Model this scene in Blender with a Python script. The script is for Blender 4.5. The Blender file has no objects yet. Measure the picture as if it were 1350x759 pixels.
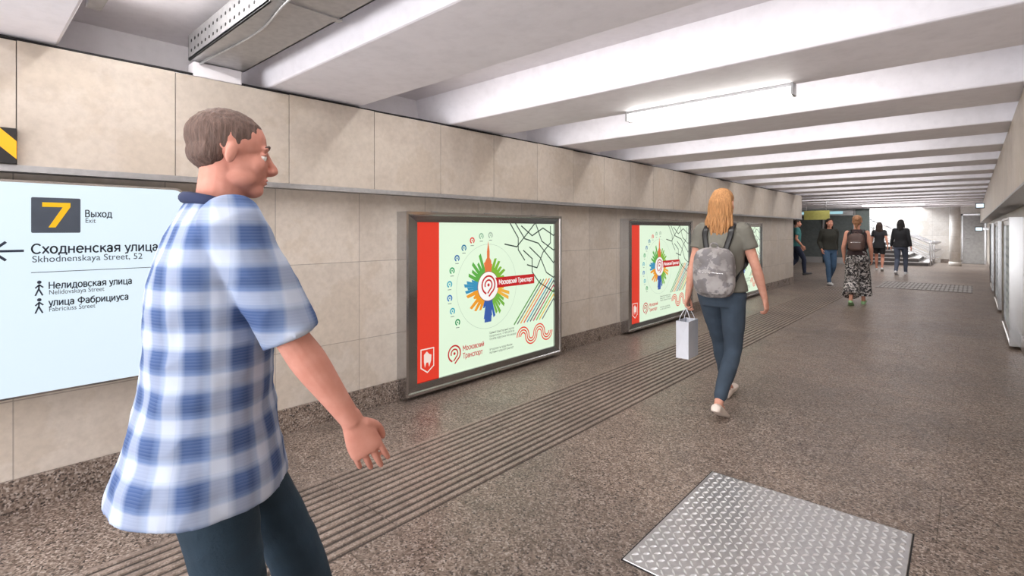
import bpy, bmesh, math, random
from mathutils import Vector, Matrix, noise
random.seed(7)
SC = bpy.context.scene
COL = SC.collection
PI = math.pi

# ------------------------------------------------------------------ materials
def lin(c):
    def f(x):
        x = x/255.0
        return x/12.92 if x <= 0.04045 else ((x+0.055)/1.055)**2.4
    return (f(c[0]), f(c[1]), f(c[2]), 1.0)

class NT:
    def __init__(s, name):
        s.m = bpy.data.materials.new(name); s.m.use_nodes = True
        s.n = s.m.node_tree.nodes; s.l = s.m.node_tree.links
        s.b = s.n['Principled BSDF']
    def add(s, t, **kw):
        x = s.n.new(t)
        for k, v in kw.items(): setattr(x, k, v)
        return x
    def link(s, a, b): s.l.new(a, b)
    def coord(s, which='Object'):
        return s.add('ShaderNodeTexCoord').outputs[which]
    def mapping(s, src, scale=(1,1,1), loc=(0,0,0), rot=(0,0,0)):
        m = s.add('ShaderNodeMapping')
        m.inputs['Scale'].default_value = scale; m.inputs['Location'].default_value = loc
        m.inputs['Rotation'].default_value = rot
        s.link(src, m.inputs['Vector']); return m.outputs['Vector']
    def noise(s, src, scale=5, detail=4, rough=.5):
        n = s.add('ShaderNodeTexNoise'); n.inputs['Scale'].default_value = scale
        n.inputs['Detail'].default_value = detail; n.inputs['Roughness'].default_value = rough
        s.link(src, n.inputs['Vector']); return n.outputs['Fac']
    def ramp(s, fac, stops, interp='LINEAR'):
        r = s.add('ShaderNodeValToRGB'); r.color_ramp.interpolation = interp
        e = r.color_ramp.elements
        while len(e) < len(stops): e.new(.5)
        for i, (p, c) in enumerate(stops):
            e[i].position = p; e[i].color = c
        s.link(fac, r.inputs['Fac']); return r.outputs['Color']
    def mix(s, fac, a, b, mode='MIX'):
        m = s.add('ShaderNodeMix', data_type='RGBA', blend_type=mode)
        for sock, v in ((m.inputs[0], fac), (m.inputs[6], a), (m.inputs[7], b)):
            if hasattr(v, 'is_linked'): s.link(v, sock)
            else: sock.default_value = v
        return m.outputs[2]
    def math(s, op, a, b=None):
        m = s.add('ShaderNodeMath', operation=op)
        for i, v in enumerate((a, b)):
            if v is None: continue
            if hasattr(v, 'is_linked'): s.link(v, m.inputs[i])
            else: m.inputs[i].default_value = v
        return m.outputs[0]
    def bump(s, h, strength=.3, dist=.01):
        b = s.add('ShaderNodeBump'); b.inputs['Strength'].default_value = strength
        b.inputs['Distance'].default_value = dist
        s.link(h, b.inputs['Height']); s.link(b.outputs['Normal'], s.b.inputs['Normal'])
    def color(s, c):
        if hasattr(c, 'is_linked'): s.link(c, s.b.inputs['Base Color'])
        else: s.b.inputs['Base Color'].default_value = c
    def set(s, rough=None, metal=None, spec=None):
        if rough is not None: s.b.inputs['Roughness'].default_value = rough
        if metal is not None: s.b.inputs['Metallic'].default_value = metal
        if spec is not None: s.b.inputs['Specular IOR Level'].default_value = spec

def simple(name, rgb, rough=.6, metal=0, var=.12, scale=12, bump=0, bscale=60, stretch=(1,1,1)):
    t = NT(name); c = lin(rgb); co = t.mapping(t.coord(), stretch)
    n = t.noise(co, scale, 5)
    d = tuple(x*(1-var) for x in c[:3])+(1,); h = tuple(min(1, x*(1+var)) for x in c[:3])+(1,)
    t.color(t.ramp(n, [(.3, d), (.7, h)])); t.set(rough, metal)
    if bump: t.bump(t.noise(co, bscale, 4), bump, .004)
    return t.m

def emis(name, rgb, strength=.8, base=.25):
    t = NT(name); c = lin(rgb)
    n = t.noise(t.coord(), 1.2, 2)
    col = t.ramp(n, [(.2, tuple(x*.96 for x in c[:3])+(1,)), (.8, c)])
    t.color(tuple(x*base for x in c[:3])+(1,)); t.set(.25)
    t.link(col, t.b.inputs['Emission Color']); t.b.inputs['Emission Strength'].default_value = strength
    return t.m

def m_stone(name, w, h, oy, oz, base=(196,186,174), axes='YZ'):
    t = NT(name); co = t.coord()
    sep = t.add('ShaderNodeSeparateXYZ'); t.link(co, sep.inputs[0])
    com = t.add('ShaderNodeCombineXYZ')
    t.link(sep.outputs[axes[0]], com.inputs[0]); t.link(sep.outputs[axes[1]], com.inputs[1])
    v = t.mapping(com.outputs[0], loc=(-oy, -oz, 0))
    br = t.add('ShaderNodeTexBrick'); br.offset = 0; br.squash = 1
    br.inputs['Scale'].default_value = 1; br.inputs['Brick Width'].default_value = w
    br.inputs['Row Height'].default_value = h; br.inputs['Mortar Size'].default_value = .003
    br.inputs['Mortar Smooth'].default_value = .2
    b = lin(base)
    br.inputs['Color1'].default_value = tuple(x*.93 for x in b[:3])+(1,)
    br.inputs['Color2'].default_value = tuple(x*1.05 for x in b[:3])+(1,)
    br.inputs['Mortar'].default_value = tuple(x*.6 for x in b[:3])+(1,)
    t.link(v, br.inputs['Vector'])
    n1 = t.noise(co, 2.2, 8, .65)
    veins = t.ramp(n1, [(.3, (.84,.82,.80,1)), (.5, (1,1,1,1)), (.56, (.92,.90,.87,1)), (.72, (1.0,.98,.95,1))])
    n2 = t.noise(co, 26, 5, .6)
    sp = t.ramp(n2, [(.35, (.91,.91,.91,1)), (.6, (1,1,1,1))])
    c = t.mix(1.0, br.outputs['Color'], veins, 'MULTIPLY'); c = t.mix(1.0, c, sp, 'MULTIPLY')
    t.color(c); t.set(.42, 0, .35)
    t.bump(t.math('SUBTRACT', n2, br.outputs['Fac']), .15, .004)
    return t.m

def m_granite(name, tile=True, bright=1.0, rough=.36, contrast=1.0, scale=125):
    t = NT(name); co = t.coord()
    vo = t.add('ShaderNodeTexVoronoi'); vo.inputs['Scale'].default_value = scale
    t.link(co, vo.inputs['Vector'])
    sp = t.add('ShaderNodeSeparateColor'); t.link(vo.outputs['Color'], sp.inputs[0])
    A = (.285,.228,.195)
    def k(r, g, b): return tuple((a+(x-a)*contrast)*bright for a, x in zip(A, (r, g, b)))+(1,)
    c = t.ramp(sp.outputs[0], [(0, k(.045,.038,.036)), (.18, k(.165,.122,.099)), (.5, k(.270,.208,.170)), (.8, k(.375,.305,.258)), (1, k(.55,.48,.43))])
    big = t.noise(co, .9, 6, .6)
    c = t.mix(1.0, c, t.ramp(big, [(.3, (.76,.76,.77,1)), (.6, (1.06,1.05,1.04,1))]), 'MULTIPLY')
    blot = t.noise(co, 7, 6, .7)
    c = t.mix(1.0, c, t.ramp(blot, [(.38, (.80,.80,.80,1)), (.6, (1.06,1.06,1.06,1))]), 'MULTIPLY')
    if tile:
        br = t.add('ShaderNodeTexBrick'); br.offset = .5
        br.inputs['Scale'].default_value = 1; br.inputs['Brick Width'].default_value = .9
        br.inputs['Row Height'].default_value = .6; br.inputs['Mortar Size'].default_value = .003
        br.inputs['Color1'].default_value = (.88,.88,.88,1); br.inputs['Color2'].default_value = (1.04,1.03,1.02,1)
        br.inputs['Mortar'].default_value = (.58,.56,.54,1)
        t.link(t.mapping(co, loc=(.12, .05, 0)), br.inputs['Vector'])
        c = t.mix(1.0, c, br.outputs['Color'], 'MULTIPLY')
    t.color(c); t.set(None, 0, .45)
    r = t.ramp(blot, [(.3, (rough-.08,)*3+(1,)), (.7, (rough+.12,)*3+(1,))])
    t.link(r, t.b.inputs['Roughness'])
    t.bump(sp.outputs[1], .05, .002)
    return t.m

def m_plaster(name, rgb=(226,224,230)):
    t = NT(name); co = t.coord(); b = lin(rgb)
    n = t.noise(co, 1.3, 8, .6); n2 = t.noise(co, 14, 6, .6)
    c = t.ramp(n, [(.3, tuple(x*.90 for x in b[:3])+(1,)), (.62, b)])
    c = t.mix(1.0, c, t.ramp(n2, [(.3, (.94,.94,.94,1)), (.55, (1,1,1,1))]), 'MULTIPLY')
    t.color(c); t.set(.6); t.bump(n2, .25, .006); return t.m

def m_steel(name, v=.55, rough=.3, brush=(1,1,40), metal=1):
    t = NT(name); co = t.mapping(t.coord(), brush)
    n = t.noise(co, 30, 3)
    t.color(t.ramp(n, [(.3, (v*.85, v*.85, v*.87, 1)), (.7, (v, v, v*1.01, 1))])); t.set(rough, metal)
    return t.m

def m_hazard(name):
    t = NT(name); sep = t.add('ShaderNodeSeparateXYZ'); t.link(t.coord(), sep.inputs[0])
    a = t.math('ADD', sep.outputs['Y'], sep.outputs['Z'])
    f = t.math('FRACT', t.math('MULTIPLY', a, 6.0))
    t.color(t.ramp(f, [(0, lin((30,28,28))), (.5, lin((240,175,20)))], 'CONSTANT')); t.set(.5)
    return t.m

def m_plaid(name):
    t = NT(name); tc = t.add('ShaderNodeTexCoord')
    sep = t.add('ShaderNodeSeparateXYZ'); t.link(tc.outputs['Object'], sep.inputs[0])
    ang = t.math('ARCTAN2', sep.outputs['X'], t.math('SUBTRACT', sep.outputs['Y'], .02))
    def bands(x, sc, off):
        f = t.math('FRACT', t.math('ADD', t.math('MULTIPLY', x, sc), off))
        return t.ramp(f, [(0, lin((186,196,214))), (.28, lin((186,196,214))), (.34, lin((120,142,182))), (.5, lin((54,76,120))), (.84, lin((66,90,138))), (.95, lin((168,182,206)))])
    a = bands(ang, 12/(2*PI), 20.13); b = bands(sep.outputs['Z'], 10.5, .2)
    c = t.mix(.5, a, b)
    fine = t.math('FRACT', t.math('MULTIPLY', sep.outputs['Z'], 140.0))
    c = t.mix(t.math('MULTIPLY', fine, .10), c, (.5,.57,.7,1))
    t.color(c); t.set(.9, 0, .2); t.bump(t.noise(tc.outputs['Object'], 9, 3), .35, .01)
    return t.m

def m_floral(name, dark=(34,34,40), light=(205,202,200), scale=34, th=.56):
    t = NT(name); co = t.coord()
    n = t.noise(co, scale, 3, .6); n2 = t.noise(co, scale*.45, 2)
    c = t.ramp(n, [(th-.04, lin(dark)), (th, lin(light))])
    c = t.mix(t.ramp(n2, [(.5, (0,0,0,1)), (.6, (.6,.6,.6,1))]), c, lin((110,104,102)))
    t.color(c); t.set(.8); return t.m

def m_hair(name, rgb):
    t = NT(name); co = t.mapping(t.coord(), (70, 70, 7)); c = lin(rgb)
    n = t.noise(co, 2.0, 5, .7)
    t.color(t.ramp(n, [(.3, tuple(x*.5 for x in c[:3])+(1,)), (.55, c), (.75, tuple(min(1, x*1.4) for x in c[:3])+(1,))]))
    t.set(.6, 0, .3); t.bump(n, .8, .006); return t.m

M = {}
M['wall'] = m_stone('marble_wall_tiles', .635, .6, .19, -.045, (213,203,192))
M['band'] = m_stone('marble_band_tiles', .637, 5, .19, -2, (204,193,181))
M['wallx'] = m_stone('marble_back_wall_tiles', .635, .6, .0, -.045, (210,204,198), 'XZ')
M['floor'] = m_granite('granite_floor_tiles', True, .90)
M['tact'] = m_granite('granite_ribbed', False, 1.12, .4, .4)
M['skirt'] = m_granite('granite_skirting', False, .8, .3)
M['ceil'] = m_plaster('painted_concrete', (238,235,240))
M['beam'] = m_plaster('painted_concrete_beam', (245,243,250))
M['steel'] = m_steel('brushed_steel', .62, .16)
M['steeld'] = m_steel('dark_polished_steel', .42, .16)
M['steel2'] = m_steel('dull_galvanised_steel', .5, .45, (1,1,1), .8)
M['plate'] = m_steel('checker_plate_steel', .66, .3, (1,1,1), .75)
M['lug'] = m_steel('checker_plate_worn_tread', .9, .28, (1,1,1), .6)  # raised tread, paler than the plate around it
M['dark'] = simple('dark_rubber', (36,36,38), .7)
M['black'] = simple('black_plastic', (20,20,22), .35)
M['haz'] = m_hazard('hazard_stripe_tape')
M['teal'] = simple('teal_painted_panel', (104,116,114), .4)
M['glassy'] = simple('shop_window_dark', (92,98,98), .12)

# ------------------------------------------------------------------ helpers
def empty(name, loc=(0,0,0), rotz=0, scale=1):
    e = bpy.data.objects.new(name, None); COL.objects.link(e)
    e.location = loc; e.rotation_euler = (0,0,rotz); e.scale = (scale,)*3
    e.empty_display_size = .2
    return e

def obj(name, verts, faces, mats, parent=None, smooth=False, midx=None):
    me = bpy.data.meshes.new(name); me.from_pydata([tuple(v) for v in verts], [], faces); me.update()
    if not isinstance(mats, (list, tuple)): mats = [mats]
    for m in mats: me.materials.append(m)
    if midx:
        for p, i in zip(me.polygons, midx): p.material_index = i
    if smooth:
        for p in me.polygons: p.use_smooth = True
    o = bpy.data.objects.new(name, me); COL.objects.link(o)
    if parent: o.parent = parent
    return o

class MB:
    """mesh collector"""
    def __init__(s): s.v = []; s.f = []; s.mi = []
    def box(s, x0, x1, y0, y1, z0, z1, mi=0):
        b = len(s.v)
        s.v += [(x0,y0,z0),(x1,y0,z0),(x1,y1,z0),(x0,y1,z0),(x0,y0,z1),(x1,y0,z1),(x1,y1,z1),(x0,y1,z1)]
        s.f += [tuple(b+i for i in q) for q in ((0,3,2,1),(4,5,6,7),(0,1,5,4),(1,2,6,5),(2,3,7,6),(3,0,4,7))]
        s.mi += [mi]*6
    def raw(s, v, f, mi=0):
        b = len(s.v); s.v += [tuple(x) for x in v]; s.f += [tuple(b+i for i in q) for q in f]; s.mi += [mi]*len(f)
    def rings(s, rings, mi=0, n=20):
        """rings: (center, U, V) ; closed both ends"""
        b = len(s.v)
        for c, U, V in rings:
            for i in range(n):
                a = 2*PI*i/n; s.v.append(tuple(c + U*math.cos(a) + V*math.sin(a)))
        for r in range(len(rings)-1):
            for i in range(n):
                j = (i+1) % n
                s.f.append((b+r*n+i, b+r*n+j, b+(r+1)*n+j, b+(r+1)*n+i)); s.mi.append(mi)
        s.f.append(tuple(b+i for i in reversed(range(n)))); s.mi.append(mi)
        s.f.append(tuple(b+(len(rings)-1)*n+i for i in range(n))); s.mi.append(mi)
    def tube(s, pts, rad, mi=0, n=14, sub=4, flat=1.0, side=None, dome=True):
        P = [Vector(p) for p in pts]
        if not isinstance(rad, (list, tuple)): rad = [rad]*len(P)
        Q, R = cr(P, rad, sub)
        if dome:
            d0 = (Q[0]-Q[1]).normalized(); d1 = (Q[-1]-Q[-2]).normalized()
            q0, q1, r0, r1 = Q[0], Q[-1], R[0], R[-1]
            Q = [q0+d0*r0*.9*f for f in (.98,.75)] + Q + [q1+d1*r1*.9*f for f in (.75,.98)]
            R = [r0*.25, r0*.68] + R + [r1*.68, r1*.25]
        rings = []; U = None
        for i in range(len(Q)):
            a = Q[max(0, i-1)]; b = Q[min(len(Q)-1, i+1)]; t = (b-a).normalized()
            if U is None:
                ref = Vector(side) if side else (Vector((1,0,0)) if abs(t.x) < .9 else Vector((0,1,0)))
                U = (ref - t*ref.dot(t)).normalized()
            else:
                U = (U - t*U.dot(t)).normalized()
            V = t.cross(U)
            rings.append((Q[i], U*R[i], V*R[i]*flat))
        s.rings(rings, mi, n)
    def ell(s, c, r, rot=None, mi=0, e=1.0, nu=20, nv=12):
        c = Vector(c); b = len(s.v)
        sg = lambda x: math.copysign(abs(x)**e, x)
        vs = []
        for j in range(1, nv):
            ph = -PI/2 + PI*j/nv
            for i in range(nu):
                th = 2*PI*i/nu
                p = Vector((r[0]*sg(math.cos(ph))*sg(math.cos(th)), r[1]*sg(math.cos(ph))*sg(math.sin(th)), r[2]*sg(math.sin(ph))))
                vs.append(p)
        vs.append(Vector((0,0,-r[2]))); vs.append(Vector((0,0,r[2])))
        if rot: vs = [rot @ p for p in vs]
        s.v += [tuple(c+p) for p in vs]
        f = []
        for j in range(nv-2):
            for i in range(nu):
                k = (i+1) % nu
                f.append((b+j*nu+i, b+j*nu+k, b+(j+1)*nu+k, b+(j+1)*nu+i))
        S = b+(nv-1)*nu; T = S+1
        for i in range(nu):
            k = (i+1) % nu
            f.append((S, b+k, b+i)); f.append((T, b+(nv-2)*nu+i, b+(nv-2)*nu+k))
        s.f += f; s.mi += [mi]*len(f)
    def build(s, name, mats, parent=None, smooth=False, bevel=0):
        o = obj(name, s.v, s.f, mats, parent, smooth, s.mi)
        if bevel:
            m = o.modifiers.new('bevel', 'BEVEL'); m.width = bevel; m.segments = 2; m.limit_method = 'ANGLE'
        return o

def cr(P, R, sub):
    if len(P) < 2 or sub <= 1: return list(P), list(R)
    Q = []; W = []
    for i in range(len(P)-1):
        p0 = P[max(i-1, 0)]; p1 = P[i]; p2 = P[i+1]; p3 = P[min(i+2, len(P)-1)]
        r0 = R[max(i-1, 0)]; r1 = R[i]; r2 = R[i+1]; r3 = R[min(i+2, len(P)-1)]
        for k in range(sub):
            t = k/sub
            f = lambda a, b, c, d: .5*((2*b) + (c-a)*t + (2*a-5*b+4*c-d)*t*t + (3*b-a-3*c+d)*t*t*t)
            Q.append(f(p0, p1, p2, p3)); W.append(f(r0, r1, r2, r3))
    Q.append(P[-1]); W.append(R[-1])
    return Q, W

def remesh(mb, name, mats, parent, voxel=.006, smooth=6, wrinkle=0, wscale=(9,9,5), seed=0, matfn=None):
    o = mb.build(name, mats)
    r = o.modifiers.new('r', 'REMESH'); r.mode = 'VOXEL'; r.voxel_size = voxel
    s = o.modifiers.new('s', 'SMOOTH'); s.factor = .5; s.iterations = smooth
    dg = bpy.context.evaluated_depsgraph_get(); dg.update()
    me = bpy.data.meshes.new_from_object(o.evaluated_get(dg))
    o.modifiers.clear(); old = o.data; o.data = me; bpy.data.meshes.remove(old); me.name = name
    me.materials.clear()
    for m in (mats if isinstance(mats, (list, tuple)) else [mats]): me.materials.append(m)
    if wrinkle:
        nr = [v.normal.copy() for v in me.vertices]
        for v, n in zip(me.vertices, nr):
            p = Vector((v.co.x*wscale[0]+seed, v.co.y*wscale[1], v.co.z*wscale[2]))
            a = noise.noise(p) + .5*noise.noise(p*2.3)
            a2 = 1-abs(noise.noise(p*1.4+Vector((9,3,1))))*2
            v.co += n*wrinkle*(a*.8+a2*.5)
    for p in me.polygons:
        p.use_smooth = True; p.material_index = matfn(p.center) if matfn else 0
    me.update()
    if parent: o.parent = parent
    return o

def text(s, loc, size, mat, parent, width=None, name='lettering', align='LEFT', rot=(PI/2,0,0)):
    cu = bpy.data.curves.new(name, 'FONT'); cu.body = s; cu.size = 10.0; cu.align_x = align
    cu.resolution_u = 6
    cu.materials.append(mat)
    o = bpy.data.objects.new(name, cu); COL.objects.link(o)
    k = size/10.0; o.scale = (k, k, k)
    o.parent = parent; o.location = loc; o.rotation_euler = rot
    if width:
        bpy.context.view_layer.update()
        w = o.dimensions.x
        if w > 0: o.scale.x = k*width/w
    return o

# stroke lettering: every glyph is a set of polylines drawn with a constant pen
def A_(cx, cy, rx, ry, a0, a1, n=18):
    return [(cx+rx*math.cos(math.radians(a0+(a1-a0)*i/n)), cy+ry*math.sin(math.radians(a0+(a1-a0)*i/n))) for i in range(n+1)]
GL = {
 'о': ([A_(.31,.36,.27,.36,0,360,28)], .74), 'с': ([A_(.31,.36,.27,.36,48,312)], .66),
 'е': ([[(.05,.37),(.57,.37)]+A_(.31,.36,.27,.36,2,312,24)], .72),
 'н': ([[(.08,0),(.08,.72)],[(.53,0),(.53,.72)],[(.08,.38),(.53,.38)]], .74),
 'д': ([[(.0,-.2),(.0,0),(.64,0),(.64,-.2)],[(.1,0),(.19,.35),(.2,.72),(.54,.72),(.54,0)]], .76),
 'ы': ([[(.08,.72),(.08,0)]+[(.27,0)]+A_(.27,.21,.18,.21,-90,90,12)+[(.08,.42)],[(.68,0),(.68,.72)]], .88),
 'х': ([[(.04,0),(.52,.72)],[(.04,.72),(.52,0)]], .64),
 'В': ([[(.08,0),(.08,1),(.34,1)]+A_(.34,.77,.21,.23,90,-90,12)+[(.08,.54)],[(.34,.54)]+A_(.37,.27,.23,.27,90,-90,12)+[(.08,0)]], .80),
 'С': ([A_(.45,.5,.39,.5,46,314,24)], .90), 'к': ([[(.08,0),(.08,.72)],[(.5,.72),(.1,.32)],[(.24,.45),(.54,0)]], .64),
 'а': ([A_(.27,.50,.21,.22,155,0,12)+[(.48,0)],A_(.26,.20,.20,.20,0,360,22),[(.26,.42),(.48,.42)]], .68),
 'я': ([[(.52,0),(.52,.72),(.26,.72)]+A_(.26,.52,.19,.2,90,270,12)+[(.52,.32)],[(.28,.32),(.06,0)]], .68),
 'у': ([[(.04,.72),(.29,.05)],[(.53,.72),(.25,-.16),(.06,-.22)]], .60),
 'л': ([[(.0,0),(.1,.05),(.15,.35),(.16,.72),(.53,.72),(.53,0)]], .72), 'и': ([[(.08,.72),(.08,0),(.53,.72),(.53,0)]], .74),
 'й': ([[(.08,.72),(.08,0),(.53,.72),(.53,0)],A_(.305,1.0,.14,.12,200,340,8)], .74),
 'ц': ([[(.08,.72),(.08,0),(.63,0),(.63,-.2)],[(.53,.72),(.53,0)]], .74),
 'Н': ([[(.08,0),(.08,1)],[(.68,0),(.68,1)],[(.08,.52),(.68,.52)]], .90),
 'в': ([[(.08,0),(.08,.72),(.28,.72)]+A_(.28,.55,.16,.17,90,-90,10)+[(.08,.38)],[(.28,.38)]+A_(.3,.19,.19,.19,90,-90,10)+[(.08,0)]], .64),
 'Ф': ([[(.5,-.02),(.5,1.02)],A_(.5,.52,.43,.31,0,360,28)], 1.10),
 'б': ([A_(.31,.33,.27,.33,0,360,26),[(.04,.36),(.07,.7),(.24,.88),(.52,.98)]], .74),
 'р': ([[(.08,-.26),(.08,.72)],A_(.35,.36,.27,.36,0,360,26)], .76),
 'М': ([[(.08,0),(.08,1),(.5,.3),(.92,1),(.92,0)]], 1.12), 'Т': ([[(0,1),(.7,1)],[(.35,1),(.35,0)]], .80),
 'п': ([[(.08,0),(.08,.72),(.53,.72),(.53,0)]], .74), 'т': ([[(0,.72),(.52,.72)],[(.26,.72),(.26,0)]], .62),
 ',': ([[(.1,.06),(.04,-.14)]], .24), ' ': ([], .36)}
def stroke_text(s, x, y, z, cap, mat, parent, width, pen=.125, name='lettering'):
    tot = sum(GL[c][1] for c in s); sx = width/tot; m = MB(); px = 0; hw = pen*cap/2
    for c in s:
        pl, adv = GL[c]
        for P in pl:
            P = [(x+(px+a)*sx, z+b*cap) for a, b in P]
            for (xa,za),(xb,zb) in zip(P, P[1:]):
                d = math.hypot(xb-xa, zb-za)
                if d < 1e-7: continue
                ex, ez = (xb-xa)/d*hw*.45, (zb-za)/d*hw*.45; nx, nz = -(zb-za)/d*hw, (xb-xa)/d*hw
                m.raw([(xa-nx-ex,y,za-nz-ez),(xb-nx+ex,y,zb-nz+ez),(xb+nx+ex,y,zb+nz+ez),(xa+nx-ex,y,za+nz-ez)], [(0,1,2,3)])
        px += adv
    return m.build(name, mat, parent)

def lookrot(o, target):
    o.rotation_euler = (Vector(target)-o.location).to_track_quat('-Z', 'Y').to_euler()

# ------------------------------------------------------------------ room shell
Y0, YL, YB, YE = -4.0, 14.9, 25.0, 28.2
m = MB(); m.box(-9, .8, Y0, YE+.2, -.2, 0); m.build('floor', M['floor'])

m = MB()
m.box(-3.9, .8, Y0, YL, 2.58, 2.8); m.box(-9, .8, YL, YB, 2.58, 2.8); m.box(-1.6, .8, YB, YE, 2.36, 2.8)
m.build('ceiling', M['ceil'])

m = MB(); m.box(-3.85, -3.502, Y0, YL, 0, 1.68); m.build('wall_left', M['wall'])
tl = empty('trim_1')
m = MB()
y = .19-.637*7
while y < YL-.02:
    y1 = min(y+.637, YL)
    m.box(-3.74, -3.30, max(y, Y0)+.0012, y1-.0012, 1.70, 2.285+random.uniform(-.004,.004)); y += .637
m.build('upper_cladding', M['band'], tl, bevel=.0015)
m = MB(); m.box(-3.95, -3.75, Y0, YL, 1.7, 2.62); m.build('concrete_backing', M['ceil'], tl)
m = MB(); m.box(-3.62, -3.295, Y0, YL, 1.682, 1.699); m.box(-3.300, -3.292, Y0, YL, 1.672, 1.703); m.build('ledge_trim', M['steel2'], tl)
m = MB(); m.box(-3.5, -3.48, Y0, YL, 0, .17); m.build('baseboard_left', M['skirt'], bevel=.003)

m = MB(); m.box(.442, .8, Y0, YE, 0, 1.68); m.build('wall_right', M['wall'])
tr = empty('trim_2')
m = MB()
y = .19-.637*7
while y < YE-.02:
    y1 = min(y+.637, YE); m.box(.24, .8, max(y, Y0)+.0012, y1-.0012, 1.70, 2.30); y += .637
m.build('upper_cladding', M['band'], tr, bevel=.0015)
m = MB(); m.box(.235, .44, Y0, YE, 1.682, 1.699); m.build('ledge_trim', M['steel2'], tr)
m = MB(); m.box(.42, .44, Y0, YE, 0, .17); m.build('baseboard_right', M['skirt'], bevel=.003)

# side hall and end walls
m = MB(); m.box(-9, -3.1, YB, YB+.15, 0, 2.6); m.build('wall_kiosk', M['teal'])
m = MB(); m.box(-9.15, -9, YL, YE, 0, 4.5); m.build('wall_side', M['wall'])
m = MB(); m.box(-9, .8, YE, YE+.15, 0, 4.5); m.build('wall_back', M['wallx'])
m = MB(); m.box(-9, -3.85, YL-.15, YL, 0, 2.6); m.build('wall_front', M['wallx'])
m = MB(); m.box(-1.0, .44, YE-.03, YE, 0, .17); m.build('baseboard_back', M['skirt'])

# ceiling beams
def beam(y0, y1, x0=-3.8, x1=.7, zb=2.31, nm='ceiling_beam'):
    t = .05
    v = [(x0,y0,zb),(x1,y0,zb),(x1,y1,zb),(x0,y1,zb),(x0,y0-t,2.6),(x1,y0-t,2.6),(x1,y1+t,2.6),(x0,y1+t,2.6)]
    f = [(0,3,2,1),(4,5,6,7),(0,1,5,4),(1,2,6,5),(2,3,7,6),(3,0,4,7)]
    o = obj(nm, v, f, M['beam']); b = o.modifiers.new('b', 'BEVEL'); b.width = .012; b.segments = 2
    return o
ends = []
for k in range(-3, 16):
    y0 = 1.34 + 1.53*(k); y1 = y0+.67
    if k == -1: y1 -= .14
    if y1 > YB: break
    beam(y0, y1, -3.8 if y0 < YL else -9)
    ends.append((k, y1))
beam(YB-.3, YB+.1, -9, .7, 2.27)

# added fill lamps, out of view on the far faces of the beams
def fill_fixture(x0, x1, yc, z, wdown, wside):
    e = empty('hidden_fill_lamp', (0,0,0))
    m = MB(); m.box(x0, x1, yc-.03, yc+.03, z, z+.04); m.build('housing', M['steel2'], e, bevel=.004)
    for nm, wt, tilt, dy, dz in (('lower_fill', wdown, 12, .0, -.006), ('side_fill', wside, 100, .036, .02)):
        L = bpy.data.lights.new(nm, 'AREA'); L.shape = 'RECTANGLE'; L.size = x1-x0-.04; L.size_y = .04
        L.energy = wt; L.color = (1.0, .97, .94)
        o = bpy.data.objects.new(nm, L); COL.objects.link(o); o.parent = e
        o.location = ((x0+x1)/2, yc+dy, z+dz); o.rotation_euler = (math.radians(tilt), 0, 0)
for k, ye in ends:
    if k <= -3: continue
    if ye < 1: fill_fixture(-3.1, -.3, ye+.10, 2.45, 14, 16)
    elif ye < 16: fill_fixture(-3.0, -.3, ye+.10, 2.45, 13, 4.5)
    else: fill_fixture(-3.8, -.6, ye+.10, 2.45, 21, 7)

# the visible linear lamp
glow = emis('lamp_diffuser', (255,252,245), 12.0, .9)
e = empty('linear_pendant_lamp')
m = MB(); m.box(-1.96, -.83, 3.475, 3.535, 2.29, 2.31); m.box(-1.975, -1.96, 3.465, 3.545, 2.235, 2.31); m.box(-.83, -.815, 3.465, 3.545, 2.235, 2.31)
m.build('housing', M['steel2'], e, bevel=.002)
m = MB(); m.tube([(-1.955,3.505,2.262),(-.835,3.505,2.262)], .028, n=14, sub=1, dome=False); m.build('diffuser', glow, e, True)
e = empty('linear_pendant_lamp')
m = MB(); m.box(-3.0, -1.2, 22.35, 22.41, 2.28, 2.31); m.build('housing', M['steel2'], e)
m = MB(); m.tube([(-2.98,22.38,2.27),(-1.22,22.38,2.27)], .02, n=10, sub=1, dome=False); m.build('diffuser', glow, e, True)

# perforated cable duct between beams
e = empty('perforated_cable_duct')
m = MB(); m.box(-3.34, -.2, .90, 1.2, 2.375, 2.39); m.box(-3.34, -.2, .90, .912, 2.375, 2.52); m.box(-3.34, -.2, 1.188, 1.2, 2.375, 2.52)
m.box(-3.34, -3.33, .90, 1.2, 2.375, 2.52)
m.box(-2.2, -2.16, .89, 1.21, 2.368, 2.53); m.box(-1.2, -1.16, .89, 1.21, 2.368, 2.53)
m.build('channel', M['steel2'], e, bevel=.002)
m = MB()
x = -3.28
while x < -.3:
    for zz in (2.42, 2.475):
        m.tube([(x, .8985, zz), (x, .903, zz)], .009, n=10, sub=1, dome=False)
    x += .06
m.build('perforations', M['black'], e)
m = MB(); m.tube([(-3.3,.95,2.36),(-2.6,1.0,2.372),(-2.0,.93,2.355),(-1.3,1.02,2.37),(-.4,.97,2.36)], .006, n=8, sub=6); m.build('cable', M['steel2'], e, True)
m = MB(); m.box(-3.42, -3.31, .92, 1.18, 2.286, 2.372); m.build('concrete_block_support', M['ceil'], e, bevel=.006)
# cable on top of the cladding
m = MB(); pts = []
y = -2.0
while y < 14.5:
    pts.append((-3.335+random.uniform(-.01,.01), y, 2.296+random.uniform(0,.004))); y += .35
m.tube(pts, .007, n=8, sub=3); m.build('ceiling_cable', M['dark'], None, True)

# hazard marked lintel end
m = MB(); m.box(-3.3, -3.275, -1.2, .19, 1.705, 1.87); m.build('hazard_stripe_board', M['haz'], bevel=.003)

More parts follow.
